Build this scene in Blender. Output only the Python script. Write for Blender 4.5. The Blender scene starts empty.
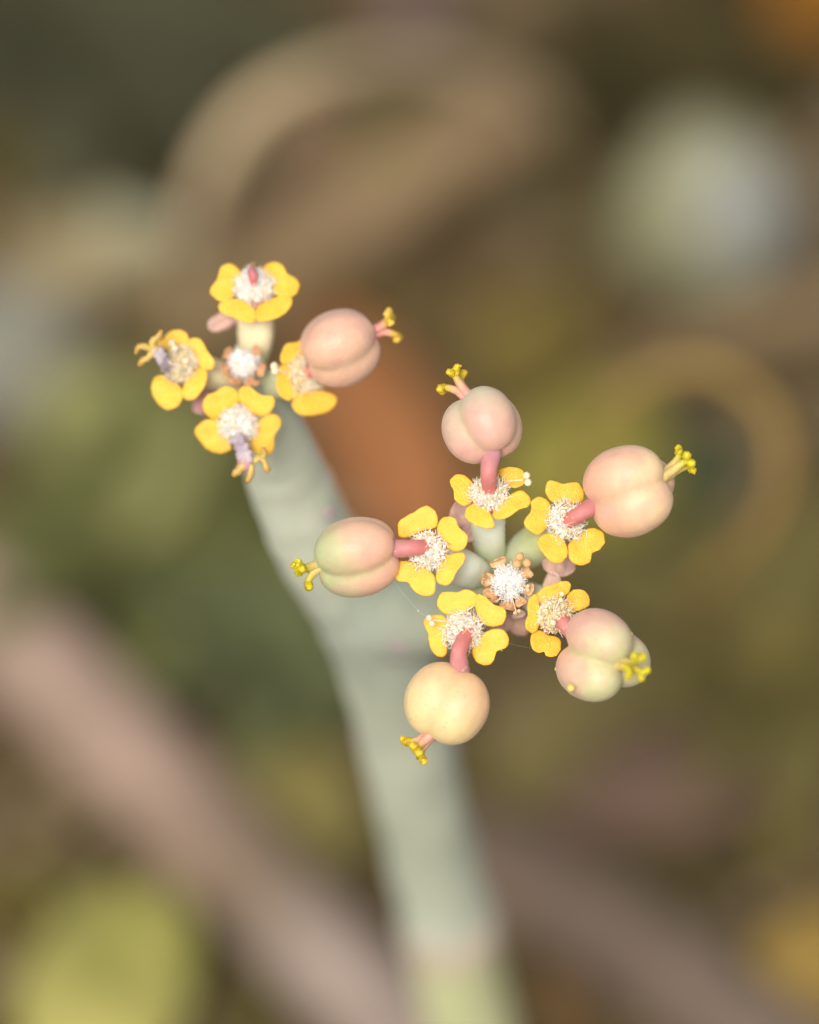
import bpy, bmesh, math, random
from math import sin, cos, pi, sqrt, exp, radians
from mathutils import Vector as V, noise as mnoise

# ------------------------------------------------------------------ scale
# all code below works in millimetres of the real plant; one Blender unit = 100 mm
K = 0.01
scene = bpy.context.scene
col = scene.collection
rnd = random.Random(7)

# ------------------------------------------------------------------ camera
PITCH = radians(50)
D = 300.0                     # focus distance, mm
S = 16.0                      # pixels per mm in the focus plane
F = V((0, 0, 105.0))          # point in focus
RIGHT = V((1, 0, 0))
VIEW = V((0, cos(PITCH), -sin(PITCH)))
UP = V((0, sin(PITCH), cos(PITCH)))
TO = -VIEW
EYE = F + TO * D
cam_d = bpy.data.cameras.new('camera')
cam = bpy.data.objects.new('camera', cam_d)
col.objects.link(cam)
cam.location = EYE * K
cam.rotation_euler = (pi / 2 - PITCH, 0, 0)
cam_d.sensor_fit = 'VERTICAL'
cam_d.sensor_height = 32.0
cam_d.sensor_width = 32.0
cam_d.lens = 150.0
cam_d.clip_start = 0.02
cam_d.clip_end = 2000
cam_d.dof.use_dof = True
cam_d.dof.focus_distance = D * K
cam_d.dof.aperture_fstop = 0.82
scene.camera = cam

# ------------------------------------------------------------------ sky, sun, exposure
SUN_EL, SUN_AZ = radians(54), radians(200)      # azimuth clockwise from +Y
world = bpy.data.worlds.new('World')
scene.world = world
world.use_nodes = True
wn = world.node_tree
wn.nodes.clear()
w_out = wn.nodes.new('ShaderNodeOutputWorld')
w_bg = wn.nodes.new('ShaderNodeBackground')
w_hs = wn.nodes.new('ShaderNodeHueSaturation')
w_sky = wn.nodes.new('ShaderNodeTexSky')
w_sky.sky_type = 'NISHITA'
w_sky.sun_disc = False
w_sky.sun_elevation = SUN_EL
w_sky.sun_rotation = SUN_AZ
w_sky.dust_density = 4.0
w_sky.ozone_density = 1.0
w_hs.inputs['Saturation'].default_value = 0.30   # thin white cloud
w_bg.inputs['Strength'].default_value = 0.15
wn.links.new(w_sky.outputs[0], w_hs.inputs['Color'])
wn.links.new(w_hs.outputs[0], w_bg.inputs[0])
wn.links.new(w_bg.outputs[0], w_out.inputs[0])
sun_d = bpy.data.lights.new('sun', 'SUN')
sun_d.energy = 1.5
sun_d.angle = radians(24)
sun_d.color = (1.0, 0.93, 0.84)
sun = bpy.data.objects.new('sun', sun_d)
col.objects.link(sun)
sdir = V((sin(SUN_AZ) * cos(SUN_EL), cos(SUN_AZ) * cos(SUN_EL), sin(SUN_EL)))
sun.rotation_euler = sdir.to_track_quat('Z', 'Y').to_euler()
sun.location = (0, 0, 20)
vs = scene.view_settings
vs.view_transform = 'Standard'
vs.look = 'None'
vs.exposure = 0.35
vs.gamma = 1.0
vs.use_curve_mapping = False
scene.cycles.use_denoising = True
scene.cycles.max_bounces = 8
scene.cycles.use_adaptive_sampling = True
scene.cycles.adaptive_threshold = 0.005


# ------------------------------------------------------------------ placing
def P(px, py, w=0.0):
    """point that the picture shows at px, py, lying w mm in front of the focus plane"""
    s = (D - w) / D
    return F + RIGHT * ((px - 409.5) / S * s) + UP * ((512 - py) / S * s) + TO * w


def on_plane(px, py, c, n):
    d = P(px, py, 0) - EYE
    t = (c - EYE).dot(n) / d.dot(n)
    return EYE + d * t


def B(px, py, h=0.0):
    """point at height h above the ground"""
    return on_plane(px, py, V((0, 0, h)), V((0, 0, 1)))


# ------------------------------------------------------------------ mesh helpers
def lin(c, k=1.0):
    f = lambda x: (x / 255 / 12.92) if x <= 10 else ((x / 255 + 0.055) / 1.055) ** 2.4
    return tuple(f(x) * k for x in c)


def mix(a, b, t):
    t = max(0.0, min(1.0, t))
    return tuple(x + (y - x) * t for x, y in zip(a, b))


def sstep(a, b, x):
    t = max(0.0, min(1.0, (x - a) / (b - a)))
    return t * t * (3 - 2 * t)


class MB:
    def __init__(self):
        self.v, self.f, self.c = [], [], []

    def add(self, vv, ff, cc=None):
        o = len(self.v)
        self.v += vv
        self.f += [tuple(i + o for i in f) for f in ff]
        if cc is None:
            cc = [(1, 1, 1)] * len(vv)
        elif isinstance(cc, tuple):
            cc = [cc] * len(vv)
        self.c += cc

    def build(self, name, mat, parent=None, origin=None, smooth=True, kind=None, label=None):
        if origin is None:
            origin = V((0, 0, 0))
            for p in self.v:
                origin += p
            origin /= max(1, len(self.v))
        me = bpy.data.meshes.new(name)
        me.from_pydata([tuple((p - origin) * K) for p in self.v], [], self.f)
        a = me.attributes.new('tint', 'FLOAT_COLOR', 'POINT')
        flat = []
        for c in self.c:
            flat += [c[0], c[1], c[2], 1.0]
        a.data.foreach_set('color', flat)
        if smooth:
            me.polygons.foreach_set('use_smooth', [True] * len(me.polygons))
        me.materials.append(mat)
        me.update()
        o = bpy.data.objects.new(name, me)
        col.objects.link(o)
        o['wo'] = tuple(origin)
        base = V((0, 0, 0))
        if parent is not None:
            o.parent = parent
            base = V(parent['wo'])
        o.location = (origin - base) * K
        if kind:
            o['kind'] = kind
        if label:
            o['label'] = label
        return o


def empty(name, origin, parent=None):
    o = bpy.data.objects.new(name, None)
    o.empty_display_size = 0.05
    col.objects.link(o)
    o['wo'] = tuple(origin)
    base = V((0, 0, 0))
    if parent is not None:
        o.parent = parent
        base = V(parent['wo'])
    o.location = (origin - base) * K
    return o


def tag(o, label, cat, group=None, kind=None):
    o['label'] = label
    o['category'] = cat
    if group:
        o['group'] = group
    if kind:
        o['kind'] = kind
    return o


def spline(pts, n):
    """Catmull-Rom through (Vector, radius, colour) tuples; n steps per span"""
    out = []
    m = len(pts)
    for i in range(m - 1):
        p0, p1, p2, p3 = pts[max(i - 1, 0)], pts[i], pts[i + 1], pts[min(i + 2, m - 1)]
        for j in range(n):
            t = j / n
            t2, t3 = t * t, t * t * t
            a, b, c, d = -t3 + 2 * t2 - t, 3 * t3 - 5 * t2 + 2, -3 * t3 + 4 * t2 + t, t3 - t2
            p = (p0[0] * a + p1[0] * b + p2[0] * c + p3[0] * d) * 0.5
            r = p1[1] + (p2[1] - p1[1]) * t
            out.append((p, r, mix(p1[2], p2[2], t)))
    out.append(pts[-1])
    return out


def tube(mb, pts, segs=12, round_ends=True, lump=0.0, facet=0.0, seed=0.0):
    """pts: list of (Vector, radius, colour)"""
    n = len(pts)
    q = list(pts)
    if round_ends:
        def cap(p, d, r, c):
            return [(p + d * (r * sin(a)), max(r * cos(a), r * 0.06), c) for a in (0.5, 0.95, 1.3, 1.52)]
        d0 = (q[0][0] - q[1][0]).normalized()
        d1 = (q[-1][0] - q[-2][0]).normalized()
        q = cap(q[0][0], d0, q[0][1], q[0][2])[::-1] + q + cap(q[-1][0], d1, q[-1][1], q[-1][2])
    n = len(q)
    tang = [(q[min(i + 1, n - 1)][0] - q[max(i - 1, 0)][0]).normalized() for i in range(n)]
    ref = V((0.31, 0.77, 0.55))
    if abs(ref.dot(tang[0])) > 0.9:
        ref = V((1, 0, 0))
    u = (ref - tang[0] * ref.dot(tang[0])).normalized()
    vv, ff, cc = [], [], []
    for i in range(n):
        u = (u - tang[i] * u.dot(tang[i])).normalized()
        w = tang[i].cross(u)
        p, r, c = q[i]
        for k in range(segs):
            a = 2 * pi * k / segs
            rr = r * (1 + facet * cos(3 * a + seed))
            e = u * cos(a) + w * sin(a)
            if lump:
                rr *= 1 + lump * mnoise.noise((p + e * r) * (0.9 / max(r, .05)) + V((seed, 0, 0)))
            vv.append(p + e * rr)
            cc.append(c)
    for i in range(n - 1):
        for k in range(segs):
            a, b = i * segs + k, i * segs + (k + 1) % segs
            ff.append((a, b, b + segs, a + segs))
    ff.append(tuple(range(segs - 1, -1, -1)))
    ff.append(tuple((n - 1) * segs + k for k in range(segs)))
    mb.add(vv, ff, cc)


_ICO = {}


def ico(sub):
    if sub not in _ICO:
        bm = bmesh.new()
        bmesh.ops.create_icosphere(bm, subdivisions=sub, radius=1.0)
        _ICO[sub] = ([v.co.copy() for v in bm.verts], [tuple(v.index for v in f.verts) for f in bm.faces])
        bm.free()
    return _ICO[sub]


def blob(mb, p, r, c, sub=1, squash=None, lump=0.0):
    vv, ff = ico(sub)
    out = []
    for q in vv:
        d = q.copy()
        if lump:
            d = d * (1 + lump * mnoise.noise(q * 1.7 + p * 3.1))
        if squash:
            d = squash[0] * (d.x * squash[3]) + squash[1] * (d.y * squash[4]) + squash[2] * (d.z * squash[5])
        out.append(p + d * r)
    mb.add(out, list(ff), c)


# ------------------------------------------------------------------ materials
def material(name, rough=0.55, noise_scale=40.0, noise_amt=0.15, sss=0.0, sss_mm=0.4, bump=0.1, bump_scale=None,
             colour=None, colour2=None, speck=None, speck_scale=300.0, speck_at=0.68, spec=0.35, sheen=0.0, trans=0.0):
    m = bpy.data.materials.new(name)
    m.use_nodes = True
    nt = m.node_tree
    bs = nt.nodes['Principled BSDF']
    bs.inputs['Roughness'].default_value = rough
    bs.inputs['Specular IOR Level'].default_value = spec
    tc = nt.nodes.new('ShaderNodeTexCoord')
    no = nt.nodes.new('ShaderNodeTexNoise')
    no.inputs['Scale'].default_value = noise_scale
    no.inputs['Detail'].default_value = 5.0
    nt.links.new(tc.outputs['Object'], no.inputs['Vector'])
    if colour is None:
        src = nt.nodes.new('ShaderNodeAttribute')
        src.attribute_name = 'tint'
        csock = src.outputs['Color']
    else:
        src = nt.nodes.new('ShaderNodeRGB')
        src.outputs[0].default_value = (*colour, 1)
        csock = src.outputs[0]
    if colour2 is not None:
        mx = nt.nodes.new('ShaderNodeMix')
        mx.data_type = 'RGBA'
        rp = nt.nodes.new('ShaderNodeMapRange')
        rp.inputs['From Min'].default_value = 0.38
        rp.inputs['From Max'].default_value = 0.62
        nt.links.new(no.outputs['Fac'], rp.inputs['Value'])
        nt.links.new(rp.outputs[0], mx.inputs['Factor'])
        nt.links.new(csock, mx.inputs['A'])
        mx.inputs['B'].default_value = (*colour2, 1)
        csock = mx.outputs['Result']
    hv = nt.nodes.new('ShaderNodeHueSaturation')
    mr = nt.nodes.new('ShaderNodeMapRange')
    mr.inputs['From Min'].default_value = 0.25
    mr.inputs['From Max'].default_value = 0.75
    mr.inputs['To Min'].default_value = 1 - noise_amt
    mr.inputs['To Max'].default_value = 1 + noise_amt
    nt.links.new(no.outputs['Fac'], mr.inputs['Value'])
    nt.links.new(mr.outputs[0], hv.inputs['Value'])
    nt.links.new(csock, hv.inputs['Color'])
    csock = hv.outputs[0]
    if speck is not None:
        n2 = nt.nodes.new('ShaderNodeTexNoise')
        n2.inputs['Scale'].default_value = speck_scale
        n2.inputs['Detail'].default_value = 1.0
        nt.links.new(tc.outputs['Object'], n2.inputs['Vector'])
        m2 = nt.nodes.new('ShaderNodeMapRange')
        m2.inputs['From Min'].default_value = speck_at
        m2.inputs['From Max'].default_value = speck_at + 0.06
        nt.links.new(n2.outputs['Fac'], m2.inputs['Value'])
        mx = nt.nodes.new('ShaderNodeMix')
        mx.data_type = 'RGBA'
        nt.links.new(m2.outputs[0], mx.inputs['Factor'])
        nt.links.new(csock, mx.inputs['A'])
        mx.inputs['B'].default_value = (*speck, 1)
        csock = mx.outputs['Result']
    nt.links.new(csock, bs.inputs['Base Color'])
    if sss:
        bs.inputs['Subsurface Weight'].default_value = sss
        bs.inputs['Subsurface Radius'].default_value = (1.0, 0.55, 0.3)
        bs.inputs['Subsurface Scale'].default_value = sss_mm * K
    if sheen:
        bs.inputs['Sheen Weight'].default_value = sheen
        bs.inputs['Sheen Roughness'].default_value = 0.4
    if bump:
        nb = nt.nodes.new('ShaderNodeTexNoise')
        nb.inputs['Scale'].default_value = bump_scale or noise_scale * 3
        nb.inputs['Detail'].default_value = 3.0
        nt.links.new(tc.outputs['Object'], nb.inputs['Vector'])
        bu = nt.nodes.new('ShaderNodeBump')
        bu.inputs['Strength'].default_value = bump
        bu.inputs['Distance'].default_value = 0.05 * K
        nt.links.new(nb.outputs['Fac'], bu.inputs['Height'])
        nt.links.new(bu.outputs[0], bs.inputs['Normal'])
    return m


M_petal = material('petal_yellow', 0.48, 110, 0.10, 0.3, 0.25, 1.0, 650, spec=0.32)
M_pollen = material('pollen', 0.7, 100, 0.1, 0.2, 0.05, 0)
M_hair = material('white_wool', 0.8, 200, 0.05, 0.0, 0.1, 0, spec=0.15)
M_fruit = material('fruit_skin', 0.42, 150, 0.06, 0.2, 0.4, 0.8, 520, spec=0.38, sheen=0.15,
                   speck=lin((236, 190, 152), .78), speck_scale=420, speck_at=0.66)
M_stalk = material('stalk_skin', 0.5, 120, 0.12, 0.2, 0.3, 0.3, 300, spec=0.35,
                   speck=lin((235, 190, 180), .8), speck_scale=300, speck_at=0.70)
M_plant = material('waxy_green', 0.55, 60, 0.10, 0.15, 0.5, 0.25, 250, spec=0.3, sheen=0.15)
M_stem = material('waxy_stem', 0.6, 22, 0.14, 0.08, 0.5, 0.3, 120, spec=0.25, sheen=0.15)
M_bract = material('papery_bract', 0.7, 110, 0.2, 0.15, 0.2, 0.6, 180, spec=0.2)
M_style = material('stigma_skin', 0.45, 160, 0.15, 0.3, 0.15, 0.6, 400, spec=0.4)
M_thread = material('silk', 0.4, 50, 0.0, 0, 0, 0, colour=(0.7, 0.7, 0.7))
M_tint = material('dry_matter', 0.8, 14, 0.22, 0.0, 0, 0.6, 60, spec=0.15)

# ------------------------------------------------------------------ ground
def ground():
    mb = MB()
    N = 120
    ax = []
    for i in range(N + 1):
        s = 2 * i / N - 1
        ax.append(350 * s + 40000 * s ** 9)
    vv, ff, cc = [], [], []
    for j in range(N + 1):
        for i in range(N + 1):
            x, y = ax[i], ax[j] + 60
            near = exp(-(x * x + y * y) / 600 ** 2)
            z = -0.9 + near * (1.6 * mnoise.noise(V((x, y, 0)) / 40) + 0.6 * mnoise.noise(V((x, y, 3)) / 11))
            vv.append(V((x, y, z)))
    for j in range(N):
        for i in range(N):
            a = j * (N + 1) + i
            ff.append((a, a + 1, a + N + 2, a + N + 1))
    mb.add(vv, ff)
    m = material('dry_soil', 0.95, 2.2, 0.18, 0, 0, 1.0, 40, spec=0.1,
                 colour=lin((106, 88, 64)), colour2=lin((66, 60, 28)),
                 speck=lin((150, 130, 105)), speck_scale=30, speck_at=0.6)
    o = mb.build('ground', m, origin=V((0, 0, 0)), kind='structure')
    o['label'] = 'brown dry soil far below the flowering spurge'
    o['category'] = 'ground'


ground()

# ------------------------------------------------------------------ the plant
plant = empty('spurge_plant', V((7, 17, -1.0)))
tag(plant, 'grey green spurge with two heads of yellow flowers and peach three lobed fruits', 'plant')

G_STEM = lin((182, 188, 164), .88)
G_STEM2 = lin((196, 200, 178), .88)
G_DARK = lin((168, 174, 156), .84)
G_LOW = lin((202, 204, 152), .9)
G_NODE = lin((208, 186, 166), .85)
C_SCAR = lin((182, 158, 162), .74)


def R3(px, py, w, r, c):
    return (P(px, py, w), r, c)


# main stem, from the ground up into the fork
low = P(488, 1105, -74)
pts = [(V((7.5, 17, -3)), 3.4, G_LOW), (V((7.0, 15, 8)), 3.4, G_LOW), (low, 3.4, G_LOW),
       R3(466, 1010, -64, 3.3, G_LOW), R3(453, 950, -57.5, 3.3, G_LOW), R3(448, 924, -55, 3.55, G_NODE), R3(441, 896, -52, 3.3, G_STEM2),
       R3(421, 810, -43, 3.2, G_STEM), R3(405, 735, -35, 3.25, G_STEM2), R3(390, 675, -28.5, 3.3, G_STEM),
       R3(372, 625, -24, 3.3, G_DARK), R3(352, 590, -21.5, 3.0, G_DARK)]
mb = MB()
tube(mb, spline(pts, 8), 28, lump=0.05)
stem = mb.build('stem', M_stem, plant, origin=V((7, 17, -1)))
mb = MB()
tube(mb, spline([R3(372, 640, -25, 2.6, G_STEM), R3(345, 588, -21.5, 3.0, G_DARK), R3(318, 545, -18.5, 2.9, G_STEM2), R3(292, 490, -14.5, 2.75, G_STEM2),
                 R3(276, 445, -11.5, 2.4, G_STEM2), R3(262, 410, -9.4, 1.95, G_STEM), R3(252, 388, -8, 1.5, G_STEM)], 8), 24, lump=0.05, seed=3)
branch_a = mb.build('branch', M_stem, plant)
mb = MB()
tube(mb, spline([R3(362, 625, -24, 2.9, G_DARK), R3(405, 618, -21, 2.9, G_DARK), R3(450, 604, -16.5, 2.6, G_STEM), R3(485, 590, -11, 2.0, G_STEM),
                 R3(502, 583, -6.8, 1.4, G_STEM)], 8), 24, lump=0.06, seed=5)
branch_b = mb.build('branch', M_stem, plant)


def scar(px, py, w, r, par, out=(0, 0)):
    mb = MB()
    blob(mb, P(px, py, w), r, C_SCAR, 2, (RIGHT, UP, TO, 1.2, 0.75, 0.35), lump=0.2)
    mb.build('leaf_scar', M_stalk, par)


scar(268, 484, -12.0, 0.7, branch_a)
scar(322, 512, -13.6, 0.8, branch_a)
scar(264, 454, -9.8, 0.45, branch_a)
scar(330, 607, -20.4, 0.7, stem)
scar(402, 642, -18.6, 0.9, branch_b)
scar(352, 668, -25.8, 0.6, stem)
scar(366, 735, -32.6, 0.7, stem)
scar(300, 556, -16.4, 0.5, branch_a)

# ------------------------------------------------------------------ flowers
Y1 = lin((251, 201, 74), .85)
Y2 = lin((249, 186, 50), .83)
Y3 = lin((232, 152, 24), .82)
C_RIM = lin((240, 168, 124), .88)
C_WOOL = lin((255, 251, 246), .96)
C_CREAM = lin((246, 226, 170), .88)


def catmull(pts, n):
    out = []
    m = len(pts)
    for i in range(m):
        p0, p1, p2, p3 = pts[i - 1], pts[i], pts[(i + 1) % m], pts[(i + 2) % m]
        for j in range(n):
            t = j / n
            t2, t3 = t * t, t * t * t
            a, b, c, d = -t3 + 2 * t2 - t, 3 * t3 - 5 * t2 + 2, -3 * t3 + 4 * t2 + t, t3 - t2
            out.append(((p0[0] * a + p1[0] * b + p2[0] * c + p3[0] * d) / 2, (p0[1] * a + p1[1] * b + p2[1] * c + p3[1] * d) / 2))
    return out


def petal(par, outline, c, n, pollen, seed, dry=False):
    """one fleshy lobe; its outline lies in the flower's plane and gets thickness, dish and curl"""
    o2 = catmull(outline, 5)
    gx, gy = sum(p[0] for p in o2) / len(o2), sum(p[1] for p in o2) / len(o2)
    o2 = [(gx + (p[0] - gx) * 1.07, gy + (p[1] - gy) * 1.07) for p in o2]
    cx = sum(p[0] for p in o2) / len(o2)
    cy = sum(p[1] for p in o2) / len(o2)
    seg = len(o2)
    r = random.Random(seed)
    ctr = on_plane(cx, cy, c, n)
    out = ctr - c
    out = (out - n * out.dot(n)).normalized()
    lift = r.uniform(0.02, 0.20)
    tilt = r.uniform(-0.05, 0.22)
    th = 0.085
    ks = [0.2, 0.4, 0.58, 0.74, 0.86, 0.94, 0.985, 1.0]
    edge = [on_plane(p[0], p[1], c, n) for p in o2]

    def pos(q, k, sgn):
        d = q - ctr
        prof = sqrt(max(0.0, 1 - k ** 7)) * th
        z = lift + 0.10 * sgn * 0
        x = d.dot(out)
        wob = 0.07 * mnoise.noise(q * 1.3 + V((seed, 0, 0))) + 0.018 * mnoise.noise(q * 6 + V((0, seed, 0)))
        z += tilt * x - 0.10 * x * x + 0.06 * k * k + wob * (1 if not dry else 4)
        return q + n * (z + sgn * prof)
    vv, ff, cc = [pos(ctr, 0, 1)], [], [Y1]
    tops = []
    for k in ks:
        for i, e in enumerate(edge):
            q = ctr + (e - ctr) * k
            if k > 0.9:
                q = q + (e - ctr).normalized() * (0.045 * mnoise.noise(e * 5 + V((seed, seed, 0))))
            p = pos(q, k, 1)
            vv.append(p)
            x = (q - ctr).dot(out)
            g = 0.5 + 0.5 * mnoise.noise(q * 1.1 + V((0, 0, seed)))
            cc.append(mix(mix(Y1, Y2, 0.05 + 0.5 * g + (0.25 if x < -0.4 else 0)), Y3, .6 * sstep(.93, 1.0, k)))
            if k < 0.95:
                tops.append(p)
    nb = len(ks)
    bot0 = len(vv)
    for k in ks[:-1]:
        for e in edge:
            vv.append(pos(ctr + (e - ctr) * k, k, -1))
            cc.append(Y2)
    vv.append(pos(ctr, 0, -1))
    cc.append(Y2)
    last = len(vv) - 1
    for i in range(seg):
        j = (i + 1) % seg
        ff.append((0, 1 + i, 1 + j))
        for a in range(nb - 1):
            ff.append((1 + a * seg + i, 1 + (a + 1) * seg + i, 1 + (a + 1) * seg + j, 1 + a * seg + j))
        for a in range(nb - 2):
            ff.append((bot0 + a * seg + j, bot0 + (a + 1) * seg + j, bot0 + (a + 1) * seg + i, bot0 + a * seg + i))
        ff.append((bot0 + (nb - 2) * seg + j, 1 + (nb - 1) * seg + j, 1 + (nb - 1) * seg + i, bot0 + (nb - 2) * seg + i))
        ff.append((last, bot0 + j, bot0 + i))
    # outward facing winding
    e1, e2 = vv[1] - vv[0], vv[2] - vv[0]
    if e1.cross(e2).dot(n) < 0:
        ff = [f[::-1] for f in ff]
    m = MB()
    m.add(vv, ff, cc)
    m.build('petal', M_petal, par)
    if pollen is not None:
        for i in range(r.randint(18, 42)):
            p = r.choice(tops) * 0.6 + r.choice(tops) * 0.4 if r.random() < .25 else r.choice(tops)
            blob(pollen, p + n * 0.012, r.uniform(0.016, 0.042), lin((254, 232, 140), .9), 1)


def frame(n):
    u = n.cross(V((0.2, 0.1, 0.97)))
    if u.length < 0.1:
        u = n.cross(V((1, 0, 0)))
    u.normalize()
    return u, n.cross(u).normalized()


def tuft(par, c, n, rad, count, seed, wool=C_WOOL, cream=0.2, grains=40, length=(0.3, 0.62)):
    r = random.Random(seed)
    u, w = frame(n)
    m = MB()
    # woolly dome
    vv, ff, cc = [], [], []
    vs_, fs_ = ico(3)
    vv = [c + (u * q.x + w * q.y) * (rad * 0.82) * (1 + .12 * mnoise.noise(q * 3)) + n * (q.z * 0.36 + .06) * (1 + .3 * mnoise.noise(q * 4)) for q in vs_]
    m.add(vv, list(fs_), mix(mix(wool, C_CREAM, .2 + cream), lin((226, 196, 176), .85), .12))
    for i in range(count // 3):
        a = r.uniform(0, 2 * pi)
        rr = rad * sqrt(r.random()) * 1.0
        e = u * cos(a) + w * sin(a)
        p = c + e * rr + n * (0.48 * (1 - (rr / rad) ** 2) + r.uniform(-.05, .16))
        blob(m, p, r.uniform(.045, .125), mix(wool, C_CREAM, r.random() * 1.6 * cream), 1, lump=1.0)
    for i in range(count):
        a = r.uniform(0, 2 * pi)
        rr = rad * r.random() ** .6 * 0.98
        e = u * cos(a) + w * sin(a)
        base = c + e * rr + n * (0.40 * (1 - (rr / rad) ** 2))
        d = (n * r.uniform(0.3, .9) + e * (rr / rad) * r.uniform(0.0, .8) + V((r.gauss(0, .55), r.gauss(0, .55), r.gauss(0, .55)))).normalized()
        L = r.uniform(*length)
        t = r.uniform(0.016, 0.034)
        cl = mix(wool, C_CREAM, r.random() * 2 * cream)
        k1 = V((r.gauss(0, .3), r.gauss(0, .3), r.gauss(0, .3))) * L
        tube(m, [(base, t, cl), (base + d * (L * .5) + k1, t * .9, cl), (base + d * L + V((r.gauss(0, .2), r.gauss(0, .2), r.gauss(0, .2))) * L, t * 0.5, cl)], 4, round_ends=False)
    for i in range(grains):
        a = r.uniform(0, 2 * pi)
        rr = rad * sqrt(r.random()) * 1.02
        e = u * cos(a) + w * sin(a)
        p = c + e * rr + n * (0.36 * (1 - (rr / rad) ** 2) + r.uniform(0.15, .5))
        blob(m, p, r.uniform(0.05, 0.10), mix(C_CREAM, lin((240, 205, 90), .9), r.random() ** 2), 1, lump=.5)
    return m.build('woolly_centre', M_hair, par, kind='stuff')


def stamen(par, a, b, heads, c_fil, c_head, rh=0.17):
    m = MB()
    mid = (a + b) * 0.5 + TO * 0.08
    tube(m, spline([(a, .05, c_fil), (mid, .045, c_fil), (b, .05, c_fil)], 4), 6)
    for h in heads:
        blob(m, h, rh, c_head, 2, lump=.2)
    return m.build('stamen', M_pollen, par)


def lathe_cup(c, n, rim, depth, col_rim, col_low, base_r):
    """shallow fleshy cup that carries the petals; n points out of its mouth"""
    u, w = frame(n)
    m = MB()
    prof = [(0.0, 0.10), (rim * .55, 0.08), (rim * .9, 0.0), (rim * 1.0, -0.08), (rim * 0.98, -0.22), (rim * .9, -0.5), (base_r, -depth), (base_r * .5, -depth - .1)]
    cols = [col_rim, col_rim, col_rim, col_rim, col_rim, mix(col_rim, col_low, .55), col_low, col_low]
    sg = 28
    vv, ff, cc = [], [], []
    for (r, z), cl in zip(prof, cols):
        for k in range(sg):
            a = 2 * pi * k / sg
            rr = r * (1 + .06 * cos(5 * a) + .05 * mnoise.noise(V((cos(a) * 2, sin(a) * 2, z * 3)) + c))
            vv.append(c + (u * cos(a) + w * sin(a)) * rr + n * z)
            cc.append(mix(cl, lin((196, 120, 110), .7), .5 * (mnoise.noise(V((cos(a) * 3, sin(a) * 3, z)) + c) > .15)))
    for i in range(len(prof) - 1):
        for k in range(sg):
            a, b = i * sg + k, i * sg + (k + 1) % sg
            ff.append((a, a + sg, b + sg, b))
    m.add(vv, ff, cc)
    return m


def peduncle(par, pts, seed):
    m = MB()
    tube(m, spline(pts, 6), 20, facet=0.10, seed=seed, lump=0.05)
    return m.build('flower_stalk', M_plant, par)


def scales(par, c, n, rim, seed, count=5):
    """small fringed pink scales between the petals"""
    r = random.Random(seed)
    u, w = frame(n)
    m = MB()
    for i in range(count):
        a = 2 * pi * (i + r.uniform(-.2, .2)) / count + seed
        e = u * cos(a) + w * sin(a)
        t = n.cross(e)
        p = c + e * rim * .92 - n * .02
        for j in range(4):
            q = p + t * (j - 1.5) * .11
            cl = mix(lin((240, 196, 176), .86), lin((196, 146, 140), .76), r.random())
            tube(m, [(q, .07, cl), (q + e * .12 + n * .03, .06, cl), (q + e * .24 + n * r.uniform(.0, .06) + t * r.uniform(-.06, .06), .025, cl)], 5)
    m.build('scales', M_bract, par, kind='stuff')


def Z(pts, ox, oy, k):
    return [(ox + x / k, oy + y / k) for x, y in pts]


z1 = lambda p: Z(p, 420, 350, 5.39)
z2 = lambda p: Z(p, 520, 430, 4.31)
z3 = lambda p: Z(p, 280, 490, 4.095)
z4 = lambda p: Z(p, 390, 570, 4.877)
z5 = lambda p: Z(p, 520, 575, 10.24)
y1 = lambda p: Z(p, 200, 255, 7.445)
y2 = lambda p: Z(p, 130, 320, 8.19)
y3 = lambda p: Z(p, 190, 375, 8.19)
y4 = lambda p: Z(p, 265, 295, 5.648)

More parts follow.
